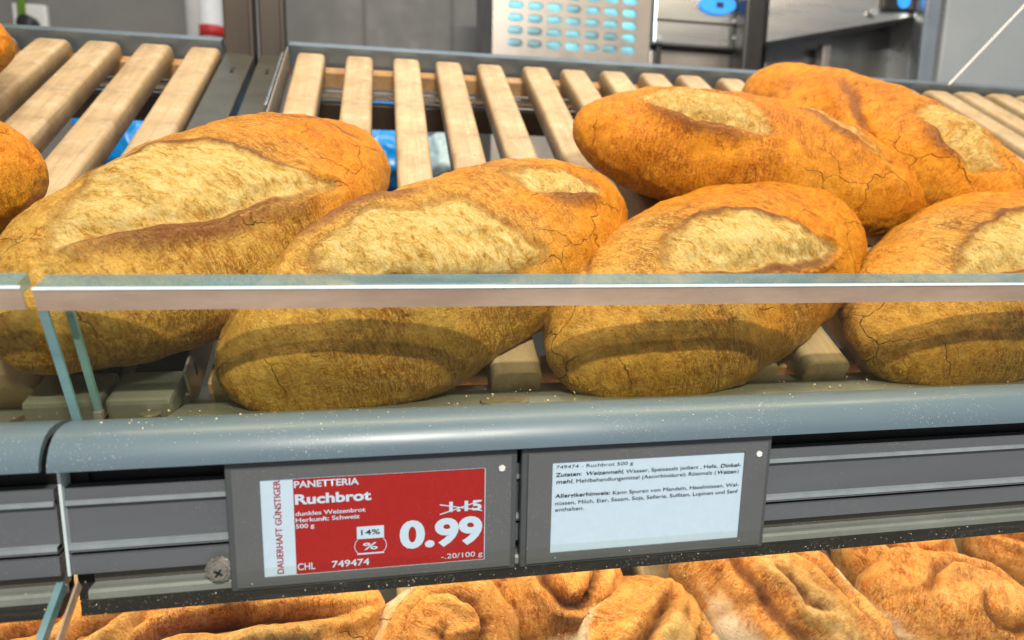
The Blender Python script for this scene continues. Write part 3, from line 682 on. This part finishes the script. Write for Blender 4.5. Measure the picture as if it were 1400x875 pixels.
def price_tag(x0, scr, led, label, xw=0.11):
    H = 0.0520; t = empty('price_tag', (x0+xw/2, 0.0068, 0.0)); tag(t, label, 'price tag')
    box('housing', (x0+xw/2, 0.0040, H/2), (xw, 0.0052, H), M['housing'], t, 0.0011, None, 3)
    # bezel ring, proud of the screen
    bm = bmesh.new(); m_ = 0.0026
    o = [(x0+m_, m_-0.0005), (x0+xw-m_, m_-0.0005), (x0+xw-m_, H-m_), (x0+m_, H-m_)]
    i = [(scr[0], scr[1]), (scr[2], scr[1]), (scr[2], scr[3]), (scr[0], scr[3])]
    vo = [[bm.verts.new((x, y, z)) for x, z in o] for y in (0.0003, 0.0016)]; vi = [[bm.verts.new((x, y, z)) for x, z in i] for y in (0.0003, 0.0016)]
    for k in range(4):
        j = (k+1) % 4
        bm.faces.new((vo[0][k], vo[0][j], vi[0][j], vi[0][k])); bm.faces.new((vi[0][k], vi[0][j], vi[1][j], vi[1][k])); bm.faces.new((vo[0][j], vo[0][k], vo[1][k], vo[1][j]))
    bm.normal_update(); link('bezel', bm_mesh(bm, 'bezel'), M['bezel'], t)
    b = cyl_bm((led[0], 0.0002, led[1]), (0, 1, 0), 0.00125, 0.0010, 20); bevel(b, 0.0003, 2); link('led', bm_mesh(b, 'led'), M['led'], t)
    return t
pt = price_tag(0.0, (0.0124, 0.0056, 0.0972, 0.0452), (0.1035, 0.0446), 'price tag with red screen offering bread for 0.99')
sc = sheet('screen', 0.0124, 0.0056, 0.0972, 0.0452, 0.00095, M['eink_white'], pt)
mm = 0.001; YT = 0.00062
sheet('red_field', 24.1*mm, 5.8*mm, 96.8*mm, 44.9*mm, 0.00080, M['eink_red'], sc)
T = lambda s, x0, x1, z, cap, mat='eink_white', **k: text_mesh(s, x0*mm, x1*mm, z*mm, cap*mm, YT, k.pop('parent', sc), M[mat], **k)
T('PANETTERIA', 24.5, 48.2, 41.2, 2.75, bold=0.022)
T('Ruchbrot', 24.6, 52.7, 34.6, 4.0, bold=0.034)
T('dunkles Weizenbrot', 24.6, 50.4, 29.9, 1.75, bold=0.016)
T('Herkunft: Schweiz', 24.6, 48.2, 27.3, 1.75, bold=0.016)
T('500 g', 24.5, 31.3, 24.8, 1.75, bold=0.016)
T('1.15', 82.7, 95.6, 27.4, 4.2, bold=0.035)
T('0.99', 63.3, 96.0, 13.5, 11.3, bold=0.040)
T('-.20/100 g', 79.6, 96.2, 7.3, 2.2, bold=0.006)
T('CHL', 24.6, 31.1, 7.5, 2.9, bold=0.014)
T('749474', 37.3, 51.5, 7.5, 2.8, bold=0.018)
text_mesh('DAUERHAFT GÜNSTIGER', 0, 38.0*mm, 0, 2.5*mm, YT, sc, M['eink_red'], bold=0.006, vertical=(19.5*mm, 6.7*mm))
def stroke(x0, z0, x1, z1, wd, y, mat, parent, name='strike_line'):
    d = Vector((x1-x0, 0, z1-z0)); ln = d.length; an = math.atan2(d.z, d.x)
    return box(name, ((x0+x1)/2*mm, y, (z0+z1)/2*mm), (ln*mm, 0.00008, wd*mm), mat, parent, 0, Matrix.Rotation(-an, 3, 'Y'))
stroke(79.0, 30.6, 95.8, 27.0, 0.42, 0.00050, M['eink_white'], sc); stroke(79.0, 26.5, 95.7, 31.4, 0.42, 0.00045, M['eink_white'], sc)
sheet('discount_box', 47.0*mm, 18.5*mm, 57.3*mm, 23.6*mm, YT, M['eink_white'], sc)
text_mesh('14%', 48.6*mm, 55.8*mm, 20.2*mm, 2.2*mm, 0.00045, sc, M['eink_black'], bold=0.012)
text_mesh('%', 49.2*mm, 54.8*mm, 13.9*mm, 3.0*mm, YT, sc, M['eink_white'], bold=0.014)
ang_pts = [(47.2, 18.3), (46.3, 17.0), (46.0, 15.4), (46.4, 13.8), (47.3, 12.6)]
for (xa, za), (xb, zb) in zip(ang_pts, ang_pts[1:]):
    stroke(xa, za, xb, zb, 0.24, 0.00055, M['eink_white'], sc, 'emblem_outline'); stroke(104.2-xa, za, 104.2-xb, zb, 0.24, 0.00055, M['eink_white'], sc, 'emblem_outline')
stroke(47.0, 12.3, 57.2, 12.3, 0.62, 0.00055, M['eink_white'], sc, 'emblem_base')
for a_ in ((24.1, 44.9, 96.9, 44.9), (24.1, 5.8, 96.9, 5.8)): stroke(*a_, 0.16, 0.00055, M['eink_white'], sc, 'screen_line')
stroke(96.85, 5.8, 96.85, 44.9, 0.16, 0.00060, M['eink_white'], sc, 'screen_line')

p2 = price_tag(0.1117, (0.1243, 0.0060, 0.2087, 0.0456), (0.2151, 0.0444), 'price tag with white screen of ingredients text')
s2 = sheet('screen', 0.1243, 0.0060, 0.2087, 0.0456, 0.00095, M['eink_white'], p2)
K = dict(parent=s2); C_ = 1.68
T('749474 - Ruchbrot 500 g', 125.9, 158.6, 42.7, 1.5, 'eink_black', bold=-0.004, **K)
T('Zutaten:', 125.8, 136.6, 39.3, C_, 'eink_black', bold=0.014, **K)
T('Weizenmehl', 138.3, 154.1, 39.2, C_, 'eink_black', bold=0.012, italic=0.2, **K)
T(', Wasser, Speisesalz jodiert , Hefe,', 154.3, 196.6, 39.1, C_, 'eink_black', **K)
T('Dinkel-', 198.0, 207.3, 39.0, C_, 'eink_black', bold=0.012, italic=0.2, **K)
T('mehl', 126.0, 132.6, 36.3, C_, 'eink_black', bold=0.012, italic=0.2, **K)
T(', Mehlbehandlungsmittel (Ascorbinsäure); Röstmalz (', 132.9, 196.2, 36.2, C_, 'eink_black', **K)
T('Weizen', 196.5, 205.3, 36.1, C_, 'eink_black', bold=0.012, italic=0.2, **K)
T(')', 205.9, 206.5, 36.1, C_, 'eink_black', **K)
T('Allergikerhinweis:', 125.8, 149.2, 30.2, C_, 'eink_black', bold=0.014, **K)
T('Kann Spuren von Mandeln, Haselnüssen, Wal-', 150.4, 207.2, 30.0, C_, 'eink_black', **K)
T('nüssen, Milch, Eier, Sesam, Soja, Sellerie, Sulfiten, Lupinen und Senf', 125.9, 207.0, 27.0, C_, 'eink_black', **K)
T('enthalten.', 126.0, 138.1, 24.2, C_, 'eink_black', **K)

# ------------------------------------------------------------------ what stands behind the shelf
def struct(o): o['kind'] = 'structure'; return o
YW = 1.35
wall = struct(box('wall', (0.2, YW+0.05, 0.6), (3.4, 0.1, 2.4), M['wall']))
for px in (498, 618):
    c = at_y(px, 30, YW); box('panel_joint', (c.x, YW-0.001, 0.6), (0.006, 0.004, 2.2), M['joint'], wall)
ctr = struct(box('counter', (0.2, 0.86, 0.130), (3.0, 0.60, 0.05), M['steel_dark'], None, 0.004))
def panel_box(name, x0, x1, z0, z1, y0, y1, mat, parent=None, bev=0.003):
    return box(name, ((x0+x1)/2, (y0+y1)/2, (z0+z1)/2), (x1-x0, y1-y0, z1-z0), M[mat], parent, bev)
CT = 0.155
# perforated steel housing
Yp = 0.80
a0 = at_y(673, 60, Yp); a1 = at_y(888, 60, Yp)
ph = empty('ventilated_housing', ((a0.x+a1.x)/2, Yp+0.1, CT)); tag(ph, 'steel housing with rows of oblong holes lit cyan from inside', 'machine')
panel_box('casing', a0.x+.004, a1.x-.004, CT, 0.62, Yp+0.03, Yp+0.22, 'steel_dark', ph)
panel_box('lit_lining', a0.x+.006, a1.x-.006, CT+.01, 0.61, Yp+0.024, Yp+0.027, 'cyan', ph, 0)
def perforated(x0, x1, z0, z1, y, cols, rows, hw_, hh_, parent, mx):
    bm = bmesh.new(); cw = (x1-x0-2*mx)/cols; ch = cw*0.60; zt = z1
    def ringpts(cx, cz, w2, h2, n=16, rect=False):
        out = []
        for k in range(n):
            a = 2*math.pi*k/n; c_, s_ = math.cos(a), math.sin(a)
            if rect: f_ = 1/max(abs(c_), abs(s_)); out.append((cx+w2*c_*f_, cz+h2*s_*f_))
            else: out.append((cx+w2*(abs(c_)**0.6)*(1 if c_ > 0 else -1), cz+h2*(abs(s_)**0.8)*(1 if s_ > 0 else -1)))
        return out
    zb = zt-rows*ch
    for i in range(cols):
        for j in range(rows):
            cx = x0+mx+cw*(i+.5); cz = zt-ch*(j+.5)
            O = [bm.verts.new((x, y, z)) for x, z in ringpts(cx, cz, cw/2, ch/2, 16, True)]
            I = [bm.verts.new((x, y, z)) for x, z in ringpts(cx, cz, hw_*cw/2, hh_*ch/2)]
            J = [bm.verts.new((v.co.x, y+0.004, v.co.z)) for v in I]
            for k in range(16):
                m_ = (k+1) % 16; bm.faces.new((O[k], O[m_], I[m_], I[k])); bm.faces.new((I[k], I[m_], J[m_], J[k]))
    for xa, xb, za, zc in ((x0, x0+mx, z0, zt), (x1-mx, x1, z0, zt), (x0+mx, x1-mx, z0, zb)):
        bm.faces.new([bm.verts.new((x, y, z)) for x, z in ((xa, za), (xb, za), (xb, zc), (xa, zc))])
    return link('perforated_plate', bm_mesh(bm, 'perforated_plate'), M['steel_warm'], parent)
zlow = at_y(780, 72, Yp).z
perforated(a0.x, a1.x, CT, zlow+10*0.6*((a1.x-a0.x-0.04)/7), Yp, 7, 10, 0.78, 0.66, ph, 0.020)
# steel oven between, with the blue lamp
b0 = at_y(893, 60, Yp); b1 = at_y(1018, 60, Yp); zz = at_y(950, 63, Yp).z
ov = empty('steel_oven', ((b0.x+b1.x)/2, Yp+.15, CT)); tag(ov, 'steel oven with an oval blue indicator beside the perforated housing', 'oven')
panel_box('body', b0.x, b1.x, zz, 0.68, Yp, Yp+.3, 'steel', ov)
panel_box('plinth', b0.x+.003, b1.x, CT, zz-.002, Yp+.02, Yp+.3, 'steel_warm', ov)
c = at_y(980, 7, Yp); bmx = cyl_bm((c.x, Yp-0.002, c.z), (0, 1, 0), 1.0, 0.006, 32)
for v in bmx.verts: v.co.x = c.x+(v.co.x-c.x)*0.031; v.co.z = c.z+(v.co.z-c.z)*0.0145
link('indicator', bm_mesh(bmx, 'indicator'), M['bluelamp'], ov)
box('indicator_symbol', (c.x+.003, Yp-.0055, c.z-.001), (0.012, 0.001, 0.008), M['black'], ov, 0.0)
c = at_y(904, 73, Yp); box('latch', (c.x, Yp+.015, c.z), (0.008, 0.012, 0.030), M['black'], ov, 0.001)
for px_, py_ in ((900, 52), (1006, 52), (1006, 30)):
    c = at_y(px_, py_, Yp); link('rivet', bm_mesh(cyl_bm((c.x, Yp-.001, c.z), (0, 1, 0), 0.0045, 0.004, 16), 'rivet'), M['steel_pale'], ov)
c = at_y(955, 40, Yp); box('door_seam', (c.x, Yp-.0005, c.z+.01), (b1.x-b0.x-.01, 0.002, 0.003), M['black'], ov)
# black upright
c0 = at_y(1017, 60, Yp-.04); c1 = at_y(1044, 60, Yp-.04)
tag(panel_box('black_post', c0.x, c1.x, CT, 0.75, Yp-.04, Yp-.01, 'black', None, 0.004), 'black upright bar between the two steel ovens', 'post')
# second oven: tilted front with an inclined lower edge, on legs
d0 = at_y(1048, 57, Yp); d1 = at_y(1262, 20, Yp-.03)
o2 = empty('steel_oven', ((d0.x+d1.x)/2, Yp+.1, CT)); tag(o2, 'steel oven with black display above a dark plinth, right of the black bar', 'oven')
bm = bmesh.new()
front = [(d0.x, d0.z), (d1.x, d1.z), (d1.x, 0.72), (d0.x, 0.72)]
F = [[bm.verts.new((x, y + (-.03 if x > d0.x+.01 else 0), z)) for x, z in front] for y in (Yp, Yp+.3)]
bm.faces.new(F[0]); bm.faces.new(F[1][::-1])
for k in range(4): bm.faces.new((F[0][k], F[0][(k+1) % 4], F[1][(k+1) % 4], F[1][k]))
link('body', bm_mesh(bm, 'body'), M['steel'], o2)
e0 = at_y(1046, 80, Yp+.06); e1 = at_y(1262, 80, Yp+.06)
panel_box('plinth', e0.x, e1.x, CT, d1.z-.004, Yp+.06, Yp+.28, 'steel_dark', o2)
c = at_y(1131, 70, Yp+.03); panel_box('leg', c.x-.008, c.x+.008, CT, d0.z+.012, Yp+.03, Yp+.05, 'steel_warm', o2)
c = at_y(1238, 3, Yp-.035); box('display', (c.x, Yp-.031, c.z+.008), (0.072, 0.008, 0.040), M['black'], o2, 0.002)
bmx = cyl_bm((c.x-.004, Yp-.036, c.z+.001), (0, 1, 0), 0.011, 0.003, 24); link('display_light', bm_mesh(bmx, 'display_light'), M['bluelamp'], o2)
c = at_y(1194, 17, Yp-.025); bmx = cyl_bm((c.x, Yp-.026, c.z), (0, 1, 0), 0.006, 0.006, 20); link('knob', bm_mesh(bmx, 'knob'), M['steel_pale'], o2)
c0 = at_y(1259, 70, Yp-.06); c1 = at_y(1280, 70, Yp-.06)
tag(panel_box('steel_post', c0.x, c1.x, CT, 0.80, Yp-.06, Yp-.035, 'chrome', None, 0.004), 'bright steel post between the dark plinth and the pale panel', 'post')
c0 = at_y(1287, 70, Yp-.06)
tag(panel_box('steel_cabinet', c0.x, c0.x+0.75, CT, 0.80, Yp-.06, Yp+.25, 'steel_pale', None, 0.004), 'pale steel cabinet right of the bright post', 'cabinet')
# thin thread in front of it
q0 = at_tray(1297, 116, O1, 0.006); q1 = at_y(1400, 8, 0.44); q2 = q1+(q1-q0)*0.5
bm = cyl_bm((q0+q2)/2, (q2-q0).normalized(), 0.0009, (q2-q0).length, 8)
tag(link('nylon_thread', bm_mesh(bm, 'nylon_thread'), M['white']), 'thin pale thread rising from the slats in front of the pale cabinet', 'thread')
# pipes, socket, cable on the wall
c = at_y(272, 25, YW-.05); bm = cyl_bm((c.x, YW-.045, 0.7), (0, 0, 1), 0.026, 1.1, 28)
tag(link('drain_pipe', bm_mesh(bm, 'drain_pipe'), M['white'], None, True), 'white upright pipe on the grey wall left of the brown posts', 'pipe')
c = at_y(297, 30, YW-.05); bt = empty('spray_bottle', (c.x, YW-.1, CT)); tag(bt, 'white bottle with red band beside the white pipe', 'bottle')
bm = cyl_bm((c.x, YW-.1, (CT+c.z)/2+.02), (0, 0, 1), 0.022, c.z-CT+.04, 28); link('body', bm_mesh(bm, 'body'), M['white'], bt, True)
c2 = at_y(297, 45, YW-.1); bm = cyl_bm((c.x, YW-.1, c2.z), (0, 0, 1), 0.0235, 0.022, 28); link('red_band', bm_mesh(bm, 'red_band'), M['red'], bt, True)
c = at_y(43, 28, YW-.01); so = empty('wall_socket', (c.x, YW, c.z)); tag(so, 'white wall socket with a black plug above the left slats', 'socket')
box('plate', (c.x, YW-.008, c.z), (0.062, 0.016, 0.062), M['white'], so, 0.004)
c3 = at_y(38, 33, YW-.03); bm = cyl_bm((c3.x, YW-.025, c3.z), (0, 1, 0), 0.017, 0.03, 24); link('plug', bm_mesh(bm, 'plug'), M['black'], so, True)
c4 = at_y(32, 10, YW-.02); bm = cyl_bm((c4.x, YW-.015, c4.z+.2), (0.03, 0, 1), 0.008, 0.46, 14)
tag(link('green_cable', bm_mesh(bm, 'green_cable'), M['green'], None, True), 'green cable hanging above the wall socket', 'cable')

# plastic bags lying on the counter, seen between the slats
def bag(px, py, Y, rx, ry, rz, mat, label, seed):
    c = at_y(px, py, Y); bm = bmesh.new(); bmesh.ops.create_icosphere(bm, subdivisions=5, radius=1)
    off = Vector((seed, seed*2, 0))
    for v in bm.verts:
        n_ = v.co.normalized(); k = 1+0.22*mnoise.noise(n_*1.6+off)+0.12*abs(mnoise.noise(n_*4+off))+0.05*mnoise.noise(n_*9+off)
        z = n_.z*k*rz; v.co = Vector((n_.x*k*rx, n_.y*k*ry, max(z, -rz*0.8)))
    me = bm_mesh(bm, 'plastic_bag'); o = link('plastic_bag', me, M[mat], None, True); o.location = (c.x, Y, CT+rz*0.8)
    tag(o, label, 'bag'); return o
bag(172, 186, 0.68, 0.050, 0.06, 0.066, 'bluebag', 'blue plastic bag seen between the left slats', 3)
bag(205, 168, 0.76, 0.040, 0.05, 0.070, 'palebag', 'pale blue bag behind the blue one under the left tray', 5)
bag(505, 200, 0.70, 0.085, 0.07, 0.068, 'bluebag', 'big bright blue bag seen between slats behind the big loaf', 8)
bag(607, 215, 0.68, 0.036, 0.05, 0.046, 'palebag', 'pale grey-blue bag beside the big bright blue bag', 12)

# ------------------------------------------------------------------ loose crumbs
bm = bmesh.new(); rc = random.Random(5)
def crumb_at(p, r):
    m_ = Matrix.Translation(p) @ Matrix.Rotation(rc.uniform(0, 6), 4, Vector((rc.random(), rc.random(), rc.random()+.1))) @ Matrix.Diagonal((r*rc.uniform(.6, 1.6), r*rc.uniform(.6, 1.3), r*rc.uniform(.4, .9), 1))
    bmesh.ops.create_icosphere(bm, subdivisions=1, radius=1, matrix=m_)
capz = [(0.020, 0.0646), (0.014, 0.0654), (0.0085, 0.0650), (0.004, 0.0630), (0.0015, 0.0603)]
for _ in range(170):
    i = rc.randrange(4); f = rc.random(); y = capz[i][0]*(1-f)+capz[i+1][0]*f; z = capz[i][1]*(1-f)+capz[i+1][1]*f
    x = rc.gauss(0.02, 0.03) if rc.random() < .55 else rc.uniform(-0.055, 0.42)
    if x > -0.056: crumb_at((x, y, z+0.00005), 0.00006*rc.choice((2, 2, 3, 3, 4, 6)))
for _ in range(140):
    crumb_at((rc.uniform(-0.09, 0.45), rc.uniform(0.030, 0.055), 0.0614-rc.random()*.0004), 0.00008*rc.choice((2, 3, 4, 5, 7)))
for _ in range(220):
    k_ = rc.randrange(-5, 14); x = (-0.005+PITCHX*k_ if k_ >= 0 else -0.0985+PITCHX*(k_+1))+rc.uniform(-.008, .008)
    crumb_at(tray(O1, x, rc.uniform(0.05, 0.42), 0.0001), 0.00012*rc.choice((2, 2, 3, 4, 6)))
for _ in range(260):
    x = rc.uniform(-0.09, 0.5); u = rc.random()
    if rc.random() < .5: crumb_at((x, 0.0023, rc.uniform(-0.0045, 0.0005)), 0.00006*rc.choice((2, 3, 4, 5)))
    else: crumb_at((x, 0.0016-u*0.040, 0.0099-u*0.025), 0.00006*rc.choice((2, 2, 3, 4)))
co = link('bread_crumbs', bm_mesh(bm, 'bread_crumbs'), M['crumbs']); co['kind'] = 'stuff'; co['label'] = 'pale bread crumbs and flour scattered on the shelf front'; co['category'] = 'crumbs'
